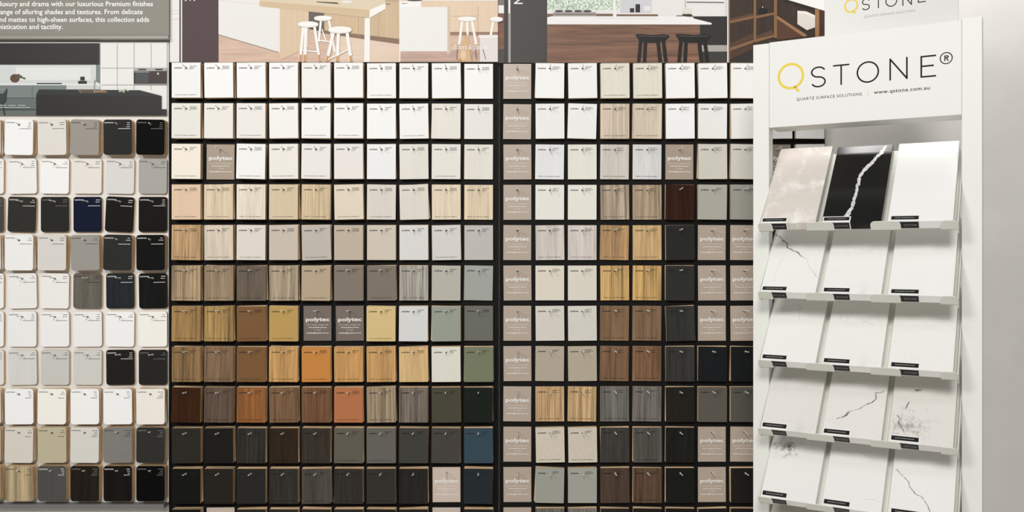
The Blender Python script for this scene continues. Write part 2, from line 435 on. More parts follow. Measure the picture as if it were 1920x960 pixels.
RIGHT = [
 [((241,241,240),'',0), ((239,239,238),'',0), ((227,223,209),'f',1), ((226,222,206),'f',1), ((242,242,241),'',0), ((239,239,238),'',0), ((238,238,236),'',0)],
 [((236,235,234),'',0), ((236,236,235),'',0), ((215,199,178),'b',2), ((213,198,178),'w',2), ((242,242,242),'',0), ((234,233,231),'',0), ((231,231,228),'',0), ((236,236,235),'',0), ((236,236,234),'',0)],
 [((230,231,231),'f',2), ((231,230,218),'f',0), ((204,197,188),'w',2), ((224,224,223),'c',2), (P,(170,154,138)), ((206,203,192),'',0), ((204,201,190),'',0), (P,(150,138,128)), ((232,231,228),'',0)],
 [((230,228,220),'',0), ((230,228,218),'',0), ((156,140,122),'b',1), ((163,143,119),'b',1), ((54,32,22),'w',0), ((172,170,160),'',0), ((152,151,143),'',0)],
 [((206,197,190),'w',2), ((208,198,192),'m',2), ((172,138,97),'m',2), ((206,172,123),'m',1), ((44,44,43),'',0), (P,CC), (P,CC)],
 [((222,214,199),'',0), ((221,215,203),'',0), ((206,168,109),'b',2), ((212,172,109),'b',2), ((50,50,47),'',0), (P,CC), (P,CC)],
 [((214,208,199),'',0), ((214,210,202),'',0), ((121,94,68),'w',2), ((124,98,74),'w',2), ((52,52,50),'w',0), (P,CC), (P,CC)],
 [((178,167,150),'',0), ((180,170,151),'',0), ((110,83,61),'m',2), ((124,92,65),'m',2), ((56,55,52),'w',0), ((30,32,34),'',0), ((28,30,31),'',0)],
 [((194,160,118),'b',2), ((195,163,120),'b',2), ((98,96,92),'b',1), ((102,97,92),'b',1), ((36,34,30),'w',0), ((92,88,80),'',0), ((84,82,75),'',0)],
 [((214,204,187),'s',2), ((212,202,186),'s',2), ((64,63,59),'w',0), ((80,78,72),'w',1), ((33,33,30),'w',0), (P,CC), (P,CC)],
 [((158,159,150),'',0), ((164,164,155),'',0), ((74,60,51),'w',0), ((86,68,55),'m',1), ((30,30,28),'',0), (P,CC), ((34,33,30),'',0)],
 [((96,93,88),'b',0), ((104,102,98),'b',0), ((44,41,38),'',0), ((34,33,30),'',0), ((30,28,26),'',0), ((30,30,33),'',0), ((32,32,31),'',0)],
]
for r in range(12):
    card('R', r, 0, RCOLS[0], ROWS[r], CC, -0.005)
    for c, e in enumerate(RIGHT[r]):
        c += 1
        if e[0] == P: card('R', r, c, RCOLS[c], ROWS[r], e[1], -0.005); continue
        n = 2 if (c >= 5 or r >= 9 or r < 2) else 1
        chip('R', r, c, RCOLS[c], ROWS[r], e[0], e[1], n, e[2])
WB = [
 [((236,236,235),''), ((240,240,240),''), ((220,216,210),''), ((150,145,138),''), ((44,44,43),''), ((12,12,12),'g')],
 [((236,236,233),''), ((236,235,232),''), ((241,241,239),''), ((227,223,217),''), ((216,214,211),''), ((166,164,158),'')],
 [((70,72,68),''), ((50,49,46),''), ((42,42,40),''), ((20,27,48),''), ((28,27,25),''), ((25,24,23),'')],
 [((236,235,232),''), ((236,236,234),''), ((214,211,205),''), ((152,148,141),''), ((46,46,45),''), ((19,19,19),'')],
 [((236,236,234),''), ((234,234,231),''), ((236,235,231),''), ((92,88,80),'w'), ((38,42,45),'w'), ((23,23,23),'w')],
 [((238,238,237),''), ((236,236,235),''), ((238,238,237),''), ((236,236,235),''), ((242,242,242),''), ((243,241,235),'')],
 [((222,220,216),''), ((216,215,211),'f'), ((200,199,193),''), ((207,206,200),''), ((34,33,31),'f'), ((40,39,38),'f')],
 [((241,240,237),''), ((242,243,244),''), ((244,241,233),''), ((243,243,242),''), ((243,243,243),''), ((239,235,227),'')],
 [((214,208,196),''), ((214,209,198),''), ((187,179,153),''), ((215,213,206),''), ((128,125,121),'s'), ((50,49,47),'')],
 [((178,152,118),'w'), ((168,150,118),'b'), ((76,75,72),'f'), ((36,31,26),'w'), ((24,21,19),'w'), ((10,10,10),'')],
]
for r, row in enumerate(WB):
    thick = r in (0, 3, 7, 8, 9)
    for c, e in enumerate(row):
        rot = {(2, 4): 2.6, (3, 4): 0.6, (0, 1): 0.9}.get((r, c))
        chip('B', r, c, BCOLS[c], BROWS[r], e[0], e[1], 3 if thick else 1, 0, rot=rot, rear=thick)
o = finish('sample_chip', stuff, CORE)
tag(o, 'remaining chips hung behind the front chips on all the racks, tan edges showing', 'sample chips', kind='stuff')

# ------------------------------------------------------------ posters and header banner
def ell(cx, cy, rx, ry, n=18): return [(cx + rx * math.cos(2 * math.pi * i / n), cy + ry * math.sin(2 * math.pi * i / n)) for i in range(n)]
class Picture:
    """a printed picture: shapes given in photo pixels on the poster's plane, layer over layer"""
    def __init__(s, Y, org): s.f = Flat(); s.Y = Y; s.org = org; s.k = 0
    def pt(s, p):
        w = W(p[0], p[1], s.Y) - s.org; return (w.x, w.z)
    def col(s, c): return c if not isinstance(c, tuple) else paint(c, 0.45, 0.25)
    def nxt(s): s.k += 1; return (s.Y - s.org.y) - 0.00006 * s.k
    def poly(s, c, *pts): s.f.poly([s.pt(p) for p in pts], s.col(c), s.nxt())
    def rect(s, c, x0, y0, x1, y1): s.poly(c, (x0, y0), (x1, y0), (x1, y1), (x0, y1))
    def ell(s, c, cx, cy, rx, ry): s.poly(c, *ell(cx, cy, rx, ry))
    def line(s, c, w, *pts): s.f.ribbon([s.pt(p) for p in pts], w * U, s.col(c), s.nxt())
    def text(s, c, t, x, y, w, h, **k):
        p = s.pt((x, y)); s.f.text(t, p[0], p[1], w * U if w else None, h * U, s.col(c), s.nxt(), **k)
def panel(name, x0, x1, y0, y1, Y, m, label, cat='poster', back=WALLY - 0.001):
    a = W(x0, y1, Y); b = W(x1, y0, Y)
    root = empty(name, ((a.x + b.x) / 2, 0, a.z)); tag(root, label, cat)
    w = (b.x - a.x) / 2; bm = bmesh.new(); box(bm, -w, w, Y, back, 0, b.z - a.z, bev=0.0006)
    finish('panel', bm, m, root)
    return root
# grey header banner on the left
PW = paint((230, 229, 226), 0.5, 0.25)
BY = -0.012
a = W(-70, 74.5, BY); b = W(316.8, -120, BY)
ban = empty('header_banner', ((a.x + b.x) / 2, 0, a.z)); tag(ban, 'grey-green header banner with white paragraph text above the kitchen picture', 'banner')
w = (b.x - a.x) / 2
GB = paint((133, 130, 120), 0.45, 0.3)
bm = bmesh.new(); box(bm, -w, w, BY, WALLY - 0.001, 0.0095, b.z - a.z, bev=0.0008); finish('panel', bm, GB, ban)
bm = bmesh.new(); box(bm, -w, w, BY - 0.004, WALLY - 0.001, 0, 0.0093, bev=0.002); finish('lower_trim', bm, paint((140, 137, 128), 0.35, 0.4), ban)
pc = Picture(BY - 0.0002, ban.location)
WT = (245, 245, 243)
v0, _ = font_mesh('luxury and drama with our luxurious Premium finishes', 0.014)
fs_ = 284.5 / (max(p[0] for p in v0) - min(p[0] for p in v0))
for t, xr, yb in (('luxury and drama with our luxurious Premium finishes', 285, 11.5), ('range of alluring shades and textures. From delicate', 266, 26.5), ('and mattes to high-sheen surfaces, this collection adds', 278, 41), ('sophistication and tactility.', 117, 54.5)):
    v1, _ = font_mesh(t, 0.014); wd = (max(p[0] for p in v1) - min(p[0] for p in v1)) * fs_
    pc.text(WT, t, xr - wd, yb, wd, 9.4, bold=0.014)
pc.f.build('lettering', ban)
# kitchen picture on the white board
k = panel('kitchen_poster', -70, 313, 79.5, 217.5, -0.003, PW, 'poster of a white kitchen with a black island bench, above the rounded chips', back=-0.0003)
p = Picture(-0.0032, k.location)
p.rect((205, 209, 207), -68, 121, 187, 158)
p.rect((222, 223, 221), 30, 126, 170, 150)
p.poly((120, 130, 128), (180, 121), (188, 121), (188, 158), (180, 152))
p.rect((34, 33, 31), -68, 81, 186, 121.5); p.rect((90, 92, 90), 186, 81, 188, 121)
p.rect((228, 229, 227), -68, 157, 188, 160)
p.rect((30, 30, 30), 69, 155.8, 116, 158)
p.ell((96, 66, 50), 28, 147, 9, 8)
for q in range(14):
    rr = random.Random(q); p.ell((84, 92, 70), 30 + rr.uniform(0, 17), 139 + rr.uniform(0, 9), 2.4, 1.2)
p.rect((34, 34, 34), 147, 152, 163, 157); p.rect((40, 40, 40), 151, 144, 159, 151)
p.rect((118, 127, 125), -68, 160, 125, 184); p.rect((98, 108, 106), -68, 184, 72, 217)
for x in (61, 124): p.line((80, 88, 86), 0.8, (x, 160), (x, 184))
p.line((60, 66, 65), 1, (-68, 184), (72, 184)); p.line((40, 40, 40), 1.6, (-68, 206), (70, 206))
p.rect((200, 202, 200), 125, 160, 188, 168)
for x in (220, 251.5, 283.5): p.line((176, 176, 174), 0.7, (x, 81), (x, 168))
p.line((176, 176, 174), 0.7, (190, 127.5), (313, 127.5)); p.line((170, 170, 168), 0.7, (190, 159), (313, 159))
p.rect((58, 46, 44), 251.5, 133, 313, 157.5); p.rect((172, 170, 168), 251.5, 128.5, 313, 133.5); p.rect((66, 72, 72), 255, 137, 279, 156)
p.line((200, 200, 198), 0.8, (253, 135.5), (281, 135.5)); p.rect((26, 26, 26), 260, 129.5, 275, 132); p.rect((26, 26, 26), 292, 129.5, 306, 132); p.ell((190, 190, 186), 297, 138.5, 2, 2.2)
p.line((150, 148, 146), 1.2, (251.5, 158), (313, 158)); p.rect((36, 36, 35), 304, 205, 313, 217)
p.poly((40, 44, 42), (74, 168), (263, 169.5), (303.5, 180), (69, 178.5)); p.poly((32, 31, 29), (69, 178), (303.5, 180), (303.5, 217), (69, 217))
p.poly((140, 112, 82), (147, 169.5), (197, 169.5), (204, 174), (152, 174)); p.poly((60, 50, 42), (151, 170.5), (176, 170.5), (178, 173), (155, 173))
p.line((150, 140, 128), 1.4, (178, 175), (178, 153), (180, 150.5), (183, 152))
for q in range(12):
    rr = random.Random(q + 40); p.ell((176, 186, 158), 225 + rr.uniform(0, 18), 168.5 + rr.uniform(0, 5), 2, 1.2)
p.poly((52, 58, 60), (-4, 176), (8, 176), (15, 165), (12, 190), (8, 194), (-4, 194)); p.line((40, 42, 42), 1.6, (6, 194), (10, 217))
for q in range(3): p.line((225, 226, 224), 0.9, (0 + 18 * q, 198), (14 + 18 * q, 198.4))
p.line((225, 226, 224), 0.8, (-5, 202), (58, 202)); p.f.build('picture', k)
# poster over the left rack
HF = lambda c, kk=0.14: grain(c, kk, (9, 60, 160), 0.5)
VF = lambda c, kk=0.06: grain(c, kk, (160, 60, 9), 0.5)
k = panel('interior_poster', 318.2, 933.5, -120, 116.5, -0.003, PW, 'poster with plum band, white stools and pale timber kitchen above the left rack')
p = Picture(-0.0032, k.location)
for q, yy in enumerate((20, 27, 38)): p.line((214, 211, 208), 1.0, (318.5, yy), (336, yy - 1.5 * q))
p.rect((70, 50, 54), 336.4, -119, 339, 116.5); p.rect((70, 49, 52), 341.6, -119, 410, 116.5)
p.text((240, 238, 236), 'E', 347, -13, 15, 20, rot=True)
p.rect(HF((202, 174, 156)), 410, -119, 749, 116.5)
p.poly(HF((226, 204, 184), 0.08), (640, 60), (749, 80), (749, 116.5), (618, 116.5))
p.poly(VF((205, 179, 146)), (560, 0), (749, -60), (749, 74), (600, 57))
p.poly((130, 104, 82), (600, 56), (749, 73), (749, 83), (600, 62))
for x in (672, 710): p.line((170, 144, 116), 0.8, (x, 25), (x, 68))
p.line((95, 75, 58), 1.4, (722, 7.5), (732, 8)); p.line((150, 128, 104), 0.8, (640, 0), (749, 2))
p.poly((94, 86, 80), (578, 20), (608, 23), (608, 60), (578, 54)); p.poly((40, 38, 36), (578, 50), (600, 54), (600, 57), (578, 53))
p.poly((228, 226, 223), (410, -119), (523, -119), (523, 98), (410, 65)); p.line((214, 211, 207), 1, (410, 1), (487, 8)); p.line((150, 130, 112), 1.2, (410, 65), (523, 98.5))
p.poly(VF((216, 192, 163)), (524, 15), (579, 22), (579, 88), (528, 112), (524, 112)); p.line((238, 234, 228), 1.6, (524, 14), (524, 100))
p.poly((216, 200, 172), (487, 2), (520, -30), (723, -30), (723, 6), (693, 19.5)); p.poly(HF((208, 184, 150), 0.05), (487, 2), (693, 19), (693, 34), (487, 12))
p.poly((238, 236, 232), (693, 19), (723, 6), (723, 17), (693, 34)); p.poly((238, 236, 233), (684, 34), (694, 34), (694, 116.5), (683, 116.5))
p.poly((60, 50, 44), (594, 3.2), (632, 5), (636, 8), (594, 4.6)); p.ell((225, 222, 216), 650, 4, 11, 3)
ST = (240, 238, 235); TIP = (196, 148, 90)
def stool(p, cx, cy, rx, ry, legs, tips=True, brace=None):
    for (x0, y0, x1, y1, w_) in legs:
        p.line(ST, w_, (x0, y0), (x1, y1))
        if tips and y1 > 105: p.line(TIP, w_ * 0.8, (x0 + (x1 - x0) * 0.8, y0 + (y1 - y0) * 0.8), (x1, y1))
    if brace: p.line(ST, 2.4, *brace)
    p.ell((214, 208, 202), cx, cy + 2, rx, ry); p.ell(ST, cx, cy, rx, ry)
stool(p, 606, 34, 17, 4.2, [(602, 38, 598, 78, 4), (617, 38, 628, 98, 4), (604, 55, 612, 78, 2)], brace=((600, 76), (622, 79)))
stool(p, 578, 45.5, 19.5, 5, [(569, 50, 563, 116, 5), (574, 50, 572, 116, 6), (590, 50, 600, 116, 5)], brace=((565, 95), (597, 97.5)))
stool(p, 638, 56, 22, 6, [(626, 60, 613, 116, 6), (635, 60, 633, 116, 6), (651, 60, 659, 116, 6)], brace=((616, 112), (657, 92)))
p.rect((236, 234, 230), 749, -119, 751, 116.5)
p.rect(VF((226, 202, 175)), 751, -119, 933.5, 66); p.rect(HF((214, 184, 162)), 751, 66, 933.5, 99); p.rect(HF((190, 160, 146)), 751, 96, 933.5, 116.5)
p.poly((236, 232, 226), (751, -30), (933, -30), (933, 2), (790, 2)); p.line((196, 170, 142), 0.8, (846, 31), (896, 31)); p.line((180, 152, 124), 0.9, (896.5, 13), (896.5, 62))
p.rect((150, 118, 96), 844, 60.5, 933.5, 67)
p.rect((206, 190, 170), 838, 13, 844, 102); p.rect((231, 229, 226), 751, 14, 839, 97); p.rect((238, 236, 232), 751, 3, 790, 14); p.ell((60, 54, 52), 778, 0, 15, 3.4); p.line((70, 64, 60), 1, (753, 7.5), (764, 7))
stool(p, 876, 36, 17, 4, [(867, 40, 861, 84, 4.5), (876, 40, 877, 72, 4), (885, 40, 893, 84, 4.5)], False)
stool(p, 931, 36.5, 12, 4, [(925, 40, 920, 68, 4.5)], False)
p.rect((232, 228, 225), 898, 66.5, 933.5, 72); p.rect((222, 216, 212), 900, 72, 933.5, 116.5)
for x0, x1 in ((858, 857), (890, 894), (904, 911)): p.line((70, 58, 50), 1.2, (x0, 88), (x1, 112))
p.poly((206, 172, 132), (876, 64), (879, 70), (880, 84), (885, 100), (885, 116.5), (858, 116.5), (858, 102), (864, 88), (871, 72)); p.ell((222, 196, 166), 869, 104, 5, 9)
p.line((176, 128, 80), 1.6, (880, 84), (885, 115)); p.ell((190, 140, 80), 862, 114, 4, 3)
p.text((246, 244, 242), 'doors & panels', 850.5, 93.5, 64, 10, bold=0.0)
p.f.build('picture', k)
# poster over the right rack
k = panel('interior_poster', 934, 1546, -120, 117.5, -0.003, PW, 'poster with charcoal band, black stools and walnut kitchen above the right rack')
p = Picture(-0.0032, k.location)
p.rect((122, 113, 118), 934.2, -119, 945, 10); p.rect((232, 230, 228), 934.2, 10, 945, 25); p.rect(HF((124, 84, 64)), 934.2, 25, 945, 92); p.rect((70, 60, 58), 934.2, 92, 945, 117.4)
p.rect((50, 48, 48), 945, -119, 953, 117.4); p.rect((150, 145, 143), 953.4, 25, 956, 117.4); p.rect((236, 234, 232), 953.4, -119, 956.6, 25)
p.rect((62, 58, 55), 957, -119, 1026, 117.4); p.text((240, 240, 238), 'N', 964, -5.5, 13, 17, rot=True, bold=0.01)
p.rect((228, 224, 222), 1026, -119, 1363, 117.4)
p.rect(mottled((150, 172, 146), (232, 240, 228), 220, 0.42, 0.58, 0.5), 1026, -119, 1161, 18.5)
p.rect((236, 234, 233), 1150, -119, 1154.5, 40)
p.rect((204, 204, 209), 1163, -119, 1222, 24); p.rect((50, 48, 48), 1181, 15.5, 1189, 23.5); p.rect((46, 44, 44), 1191.5, 8, 1200, 23.5); p.rect((226, 224, 226), 1207, 12, 1220, 21)
p.rect((120, 94, 78), 1026, 26, 1149, 32); p.rect((126, 98, 80), 1156, 27, 1233.5, 32)
p.rect((156, 150, 145), 1037, 23, 1117.5, 31.5); p.rect((110, 104, 100), 1040, 26.5, 1115, 28)
for x in (1048, 1066, 1084, 1101): p.ell((72, 68, 66), x, 21, 8, 2)
p.line((66, 63, 60), 1.6, (1268, 30), (1300, 30.5)); p.rect((58, 56, 54), 1279, 27, 1297, 31); p.line((64, 60, 58), 1.4, (1287, 4.2), (1357, 5)); p.rect((222, 214, 200), 1281, 16, 1296, 26.5); p.line((190, 160, 120), 1.2, (1284.5, 0), (1285, 15))
p.rect((52, 50, 48), 1300, 31, 1363, 85); p.rect((168, 163, 158), 1312, 85, 1363, 97); p.rect((62, 60, 58), 1312, 97, 1363, 117.4)
p.rect(HF((124, 92, 74), 0.2), 1026, 46, 1312, 117.4)
p.poly((236, 233, 231), (1026, 33), (1034, 31), (1284, 31), (1334, 43.5), (1333.5, 46.5), (1026, 46)); p.line((205, 200, 198), 0.7, (1115, 34.5), (1230, 35.5))
BK = (34, 33, 32)
def saddle(x0, x1):
    w_ = x1 - x0
    p.poly(BK, (x0, 65), (x0 + 0.15 * w_, 64), (x0 + 0.5 * w_, 66), (x0 + 0.85 * w_, 64.5), (x1, 66.5), (x1 - 1, 71), (x1 - 0.12 * w_, 77), (x0 + 0.6 * w_, 81), (x0 + 0.4 * w_, 81), (x0 + 0.1 * w_, 77))
    for a0, a1 in ((0.16, 0.10), (0.30, 0.27), (0.66, 0.73), (0.82, 0.9)): p.line(BK, 7, (x0 + a0 * w_, 76), (x0 + a1 * w_, 117.3))
    p.line((96, 94, 92), 1, (x0 + 6, 67.5), (x0 + 0.5 * w_, 68.8), (x1 - 5, 68))
saddle(1191, 1255); saddle(1266, 1333)
p.rect((238, 236, 233), 1363, -119, 1365.4, 117.4)
p.rect(VF((58, 45, 38), 0.15), 1365.4, -119, 1546, 117.4)
SH = (128, 96, 68)
p.poly((92, 68, 54), (1368, 36), (1412, 25), (1412, 32), (1368, 42)); p.poly(SH, (1368, 40), (1412, 30), (1412, 35), (1368, 44.5))
p.poly((84, 62, 50), (1368, 82), (1412, 62), (1412, 74), (1368, 90)); p.poly(SH, (1368, 90), (1412, 75), (1412, 81), (1368, 96.5)); p.poly((80, 58, 46), (1368, 98), (1412, 84), (1412, 92), (1368, 112)); p.poly((50, 48, 48), (1368, 113), (1412, 94), (1412, 117.4), (1368, 117.4))
p.poly(SH, (1417, 30.5), (1450, 24), (1450, 28.5), (1417, 35.5)); p.poly((88, 66, 54), (1417, 68), (1446, 57), (1451, 66), (1417, 75)); p.poly(SH, (1417, 74), (1451, 66), (1451, 70), (1417, 79.5))
p.poly((86, 60, 46), (1456, 36), (1506, 69), (1456, 76)); p.poly((150, 112, 80), (1456, 30), (1513, 67), (1506, 70), (1456, 36))
p.rect(SH, 1365.4, -119, 1368, 117.4); p.rect(SH, 1412, -119, 1417, 80); p.rect(SH, 1450, -119, 1456, 72)
p.ell((36, 36, 37), 1430, 20.5, 9.5, 5.5); p.poly((44, 44, 46), (1425, 16), (1428, 13), (1431, 13), (1435, 16)); p.rect((200, 196, 190), 1428, 13, 1430, 15.5)
p.poly((214, 207, 200), (1494, 21), (1510, 22), (1528, 30), (1527, 52), (1512, 57.5), (1494, 46)); p.poly((228, 222, 214), (1494, 21), (1510, 22), (1528, 30), (1528, 35), (1509, 27.5), (1494, 26))
p.rect((152, 112, 78), 1527, -60, 1535, 90); p.rect((70, 50, 42), 1535.5, -60, 1546, 90)
p.poly((232, 230, 228), (1400, -119), (1546, -119), (1546, 22), (1472, 0), (1440, -20)); p.line((90, 84, 80), 1, (1472, 0), (1546, 22))
p.f.build('picture', k)

# ------------------------------------------------------------ white display stand
TAN = F / 2790.0; TH_S = math.atan(TAN); CS, SN = math.cos(TH_S), math.sin(TH_S)
D0 = 1.70; X0 = (1412 - HX) / F * D0
SX, SY = X0, D0 - D
stand = empty('display_stand', (SX, SY, 0), -TH_S)
tag(stand, 'white three-column display stand with header sign and tilted trays of stone samples', 'display stand')
SM = Matrix.Translation((SX, SY, 0)) @ Matrix.Rotation(-TH_S, 4, 'Z')
SMI = SM.inverted()
CAMP = Vector((0, -D, EYE))
def ray_local(px, py):
    d = Vector(((px - HX) / F, 1.0, -(py - HY) / F))
    o_ = SMI @ CAMP; return o_, (SMI.to_3x3() @ d)
def st(px, py, t=0.0):
    o_, d = ray_local(px, py); k_ = (t - o_.y) / d.y; q = o_ + d * k_; return q.x, q.z
SWHITE = paint((231, 232, 227), 0.4, 0.35)
SW = 0.391
ztop = EYE + 0.392
for x0, x1 in ((0, 0.0304), (0.3596, SW)):
    bm = bmesh.new(); box(bm, x0, x1, 0, 0.029, 0.0, ztop + (0.004 if x0 > 0.1 else 0), bev=0.0012); finish('post', bm, SWHITE, stand)
bm = bmesh.new(); box(bm, 0.0306, 0.3594, 0.0006, 0.072, EYE + 0.230, EYE + 0.3935, bev=0.001); sign = finish('header_sign', bm, paint((230, 230, 227), 0.4, 0.3), stand)
bm = bmesh.new(); box(bm, 0.0306, 0.3594, 0.005, 0.26, 0.02, 0.08, bev=0.002); finish('base_plinth', bm, SWHITE, stand)
for x0 in (0.0, 0.3606):
    bm = bmesh.new(); box(bm, x0, x0 + 0.0304, 0.0292, 0.30, 0.0, 0.03, bev=0.001); finish('foot', bm, SWHITE, stand)
for zz in (0.15, EYE - 0.02):
    bm = bmesh.new(); box(bm, 0.0306, 0.3594, 0.16, 0.175, zz - 0.02, zz + 0.0, bev=0.001)
    if zz < 1: finish('cross_bar', bm, SWHITE, stand)
    else: bm.free()
YEL = paint((232, 205, 62), 0.45, 0.3); BLK = paint((24, 24, 24), 0.5, 0.1)
def arc(cx, cy, rx, ry, a0, a1, n=28): return [(cx + rx * math.cos(math.radians(a0 + (a1 - a0) * i / n)), cy + ry * math.sin(math.radians(a0 + (a1 - a0) * i / n))) for i in range(n + 1)]
def glyph(fl, ch, s0, s1, z0, z1, w, m, y):
    fx = lambda p: (s0 + p[0] * (s1 - s0), z0 + p[1] * (z1 - z0))
    L_ = lambda *pts: fl.ribbon([fx(p) for p in pts], w, m, y)
    a = w / 2 / (s1 - s0); b_ = w / 2 / (z1 - z0)
    if ch in 'OQ':
        fl.ribbon([fx(p) for p in arc(0.5, 0.5, 0.5 - a, 0.5 - b_, 0, 360, 48)[:-1]], w, m, y, closed=True)
        if ch == 'Q': L_((0.63, 0.10), (0.80, -0.10))
    if ch == 'S': L_(*(arc(0.5, 0.75 - b_ / 2, 0.5 - a, 0.25 - b_ / 2, 22, 270, 26)[:-1] + arc(0.5, 0.25 + b_ / 2, 0.5 - a, 0.25 - b_ / 2, 90, -158, 26)))
    if ch == 'T': L_((0, 1 - b_), (1, 1 - b_)); L_((0.5, 0), (0.5, 1 - 2 * b_))
    if ch == 'N': L_((a, 0), (a, 1)); L_((1 - a, 0), (1 - a, 1)); L_((a, 1 - b_), (1 - a, b_))
    if ch == 'E':
        L_((a, 0), (a, 1)); L_((2 * a, 1 - b_), (1, 1 - b_)); L_((2 * a, 0.52), (0.86, 0.52)); L_((2 * a, b_), (1, b_))
    if ch == 'R':
        L_((a, 0), (a, 1)); L_(*([(2 * a, 1 - b_)] + arc(0.55, 0.76, 0.4, 0.24 - b_, 90, -90, 12) + [(2 * a, 0.52)])); L_((0.5, 0.52), (0.95, 0))
def logo(parent, t, boxes, strap, zoom, yy, bw, qw, line2=None):
    fl = Flat()
    for ch, x0, x1, ya, yb in boxes:
        cx = (x0 + x1) / 2
        sa, _ = st(*zoom(x0, (ya + yb) / 2), t); sb, _ = st(*zoom(x1, (ya + yb) / 2), t)
        _, za = st(*zoom(cx, yb), t); _, zb_ = st(*zoom(cx, ya), t)
        if ch == 'o': 
            fl.ribbon(arc((sa + sb) / 2, (za + zb_) / 2, (sb - sa) / 2, (zb_ - za) / 2, 0, 360, 40)[:-1], bw * 0.6, BLK, yy, closed=True); continue
        glyph(fl, ch, sa, sb, za, zb_, (qw if ch == 'Q' else (bw * 0.65 if ch == 'R' else bw)), (YEL if ch == 'Q' else BLK), yy)
    for txt, x0, y0_, x1, y1_, cap, m, bold in strap:
        sa, za = st(*zoom(x0, y0_), t); sb, zb_ = st(*zoom(x1, y1_), t)
        fl.text(txt, sa, (za + zb_) / 2, sb - sa, cap, m, yy, bold=bold, space=1.1)
    if line2:
        sa, za = st(*zoom(*line2[0]), t); sb, zb_ = st(*zoom(*line2[1]), t); fl.ribbon([(sa, za), (sa, zb_)], 0.0007, YEL, yy)
    return fl.build('lettering', parent)
zf = lambda x, y_: (1400 + x / 3.692, y_ / 3.692)
logo(sign, 0.0006, [('Q', 214, 398, 436, 618), ('S', 445, 548, 460, 605), ('T', 598, 711, 446, 587), ('O', 761, 917, 424, 573), ('N', 988, 1115, 400, 552), ('E', 1203, 1311, 383, 534), ('o', 1340, 1423, 364, 441), ('R', 1368, 1398, 383, 422)],
     [('QUARTZ SURFACE SOLUTIONS', 346, 697, 798, 661, 0.0056, BLK, 0.0), ('www.qstone.com.au', 880, 651, 1268, 619, 0.0068, BLK, 0.008)], zf, 0.0003, 0.0027, 0.0044, ((838, 668), (838, 625)))
# second sign standing on top of the header
T2 = 0.055
sa, _ = st(1546, 30, T2); sb, _ = st(1797, 30, T2)
s2 = empty('top_sign', SM @ Vector(((sa + sb) / 2, T2, ztop + 0.0016)), -TH_S)
tag(s2, 'smaller white sign with yellow-lettered logo standing on top of the display stand', 'sign')
bm = bmesh.new(); w = (sb - sa) / 2; box(bm, -w, w, 0, 0.005, 0, 0.17, bev=0.0006); finish('panel', bm, paint((213, 212, 209), 0.3, 0.3), s2)
bm = bmesh.new(); box(bm, -w, w, -0.004, 0.011, 0, 0.003, bev=0.0005); finish('base', bm, paint((236, 236, 233), 0.3, 0.4), s2)
lg = logo(s2, T2, [('Q', 674, 773, -9, 88), ('S', 798, 853, -8, 70), ('T', 882, 942, -18, 56), ('O', 961, 1042, -33, 46), ('N', 1078, 1144, -44, 37), ('E', 1185, 1241, -62, 16)],
     [('QUARTZ SURFACE SOLUTIONS', 814, 126, 1166, 78, 0.0044, paint((168, 168, 166), 0.5, 0.2), 0.0)], zf, -0.0003, 0.0017, 0.0030)
lg.location = (-(sa + sb) / 2, 0, -(ztop + 0.0016))

# trays and slabs ---------------------------------------------------------------
AL = math.radians(44.0); CA, SA_ = math.cos(AL), math.sin(AL)
TT, LL = 0.017, 0.219
T0 = -0.074; ZP = 0.1256
TRAY_W = paint((226, 227, 218), 0.4, 0.35)
def slope_matrix(i):
    """local frame of row i: x across, z up the slope, y into the slab (front face at y = 0)"""
    z = EYE + 0.0455 - ZP * i
    m = Matrix(((1, 0, 0, 0), (0, SA_, CA, T0), (0, -CA, SA_, z), (0, 0, 0, 1)))
    return m
def tray(i):
    m = slope_matrix(i); bm = bmesh.new(); P0 = TT + 0.0006
    box(bm, 0.0309, 0.3591, P0, P0 + 0.0014, 0.004, LL * 0.985)          # floor plate
    for a, b in ((0.0309, 0.0322), (0.3578, 0.3591)):                     # side cheeks with a dropped front corner
        v = [(-0.0017, P0 + 0.0095), (-0.0017, 0.002), (0.004, 0.0005), (LL * 0.985, 0.004), (LL * 0.985, P0 + 0.0014), (0.022, P0 + 0.0014)]
        f1 = [bm.verts.new((a, y_, z_)) for z_, y_ in v]; f2 = [bm.verts.new((b, y_, z_)) for z_, y_ in v]
        bm.faces.new(f1); bm.faces.new(f2[::-1])
        for q in range(len(v)): bm.faces.new((f1[q], f1[(q + 1) % len(v)], f2[(q + 1) % len(v)], f2[q]))
    for a, b, rl, rr in ((0.0285, 0.0545, 0.007, 0.008), (0.114, 0.1622, 0.008, 0.008), (0.2225, 0.271, 0.008, 0.008), (0.3325, 0.3585, 0.008, 0.008)):
        top = -0.0014; bot = P0 + 0.0014; pts = [(a, bot), (b, bot)]
        pts += [(b - rr + rr * math.cos(math.radians(q * 15)), top + rr - rr * math.sin(math.radians(q * 15))) for q in range(7)]
        pts += [(a + rl - rl * math.sin(math.radians(q * 15)), top + rl - rl * math.cos(math.radians(q * 15))) for q in range(7)]
        box(bm, a, b, P0, P0 + 0.0014, -0.0018, 0.0045)
        f1 = [bm.verts.new((x_, y_, -0.0018)) for x_, y_ in pts]; f2 = [bm.verts.new((x_, y_, -0.0004)) for x_, y_ in pts]
        bm.faces.new(f1); bm.faces.new(f2[::-1])
        for q in range(len(pts)): bm.faces.new((f1[q], f1[(q + 1) % len(pts)], f2[(q + 1) % len(pts)], f2[q]))
    bmesh.ops.recalc_face_normals(bm, faces=bm.faces)
    o = finish('tray', bm, TRAY_W, stand); o.matrix_local = m
    return o
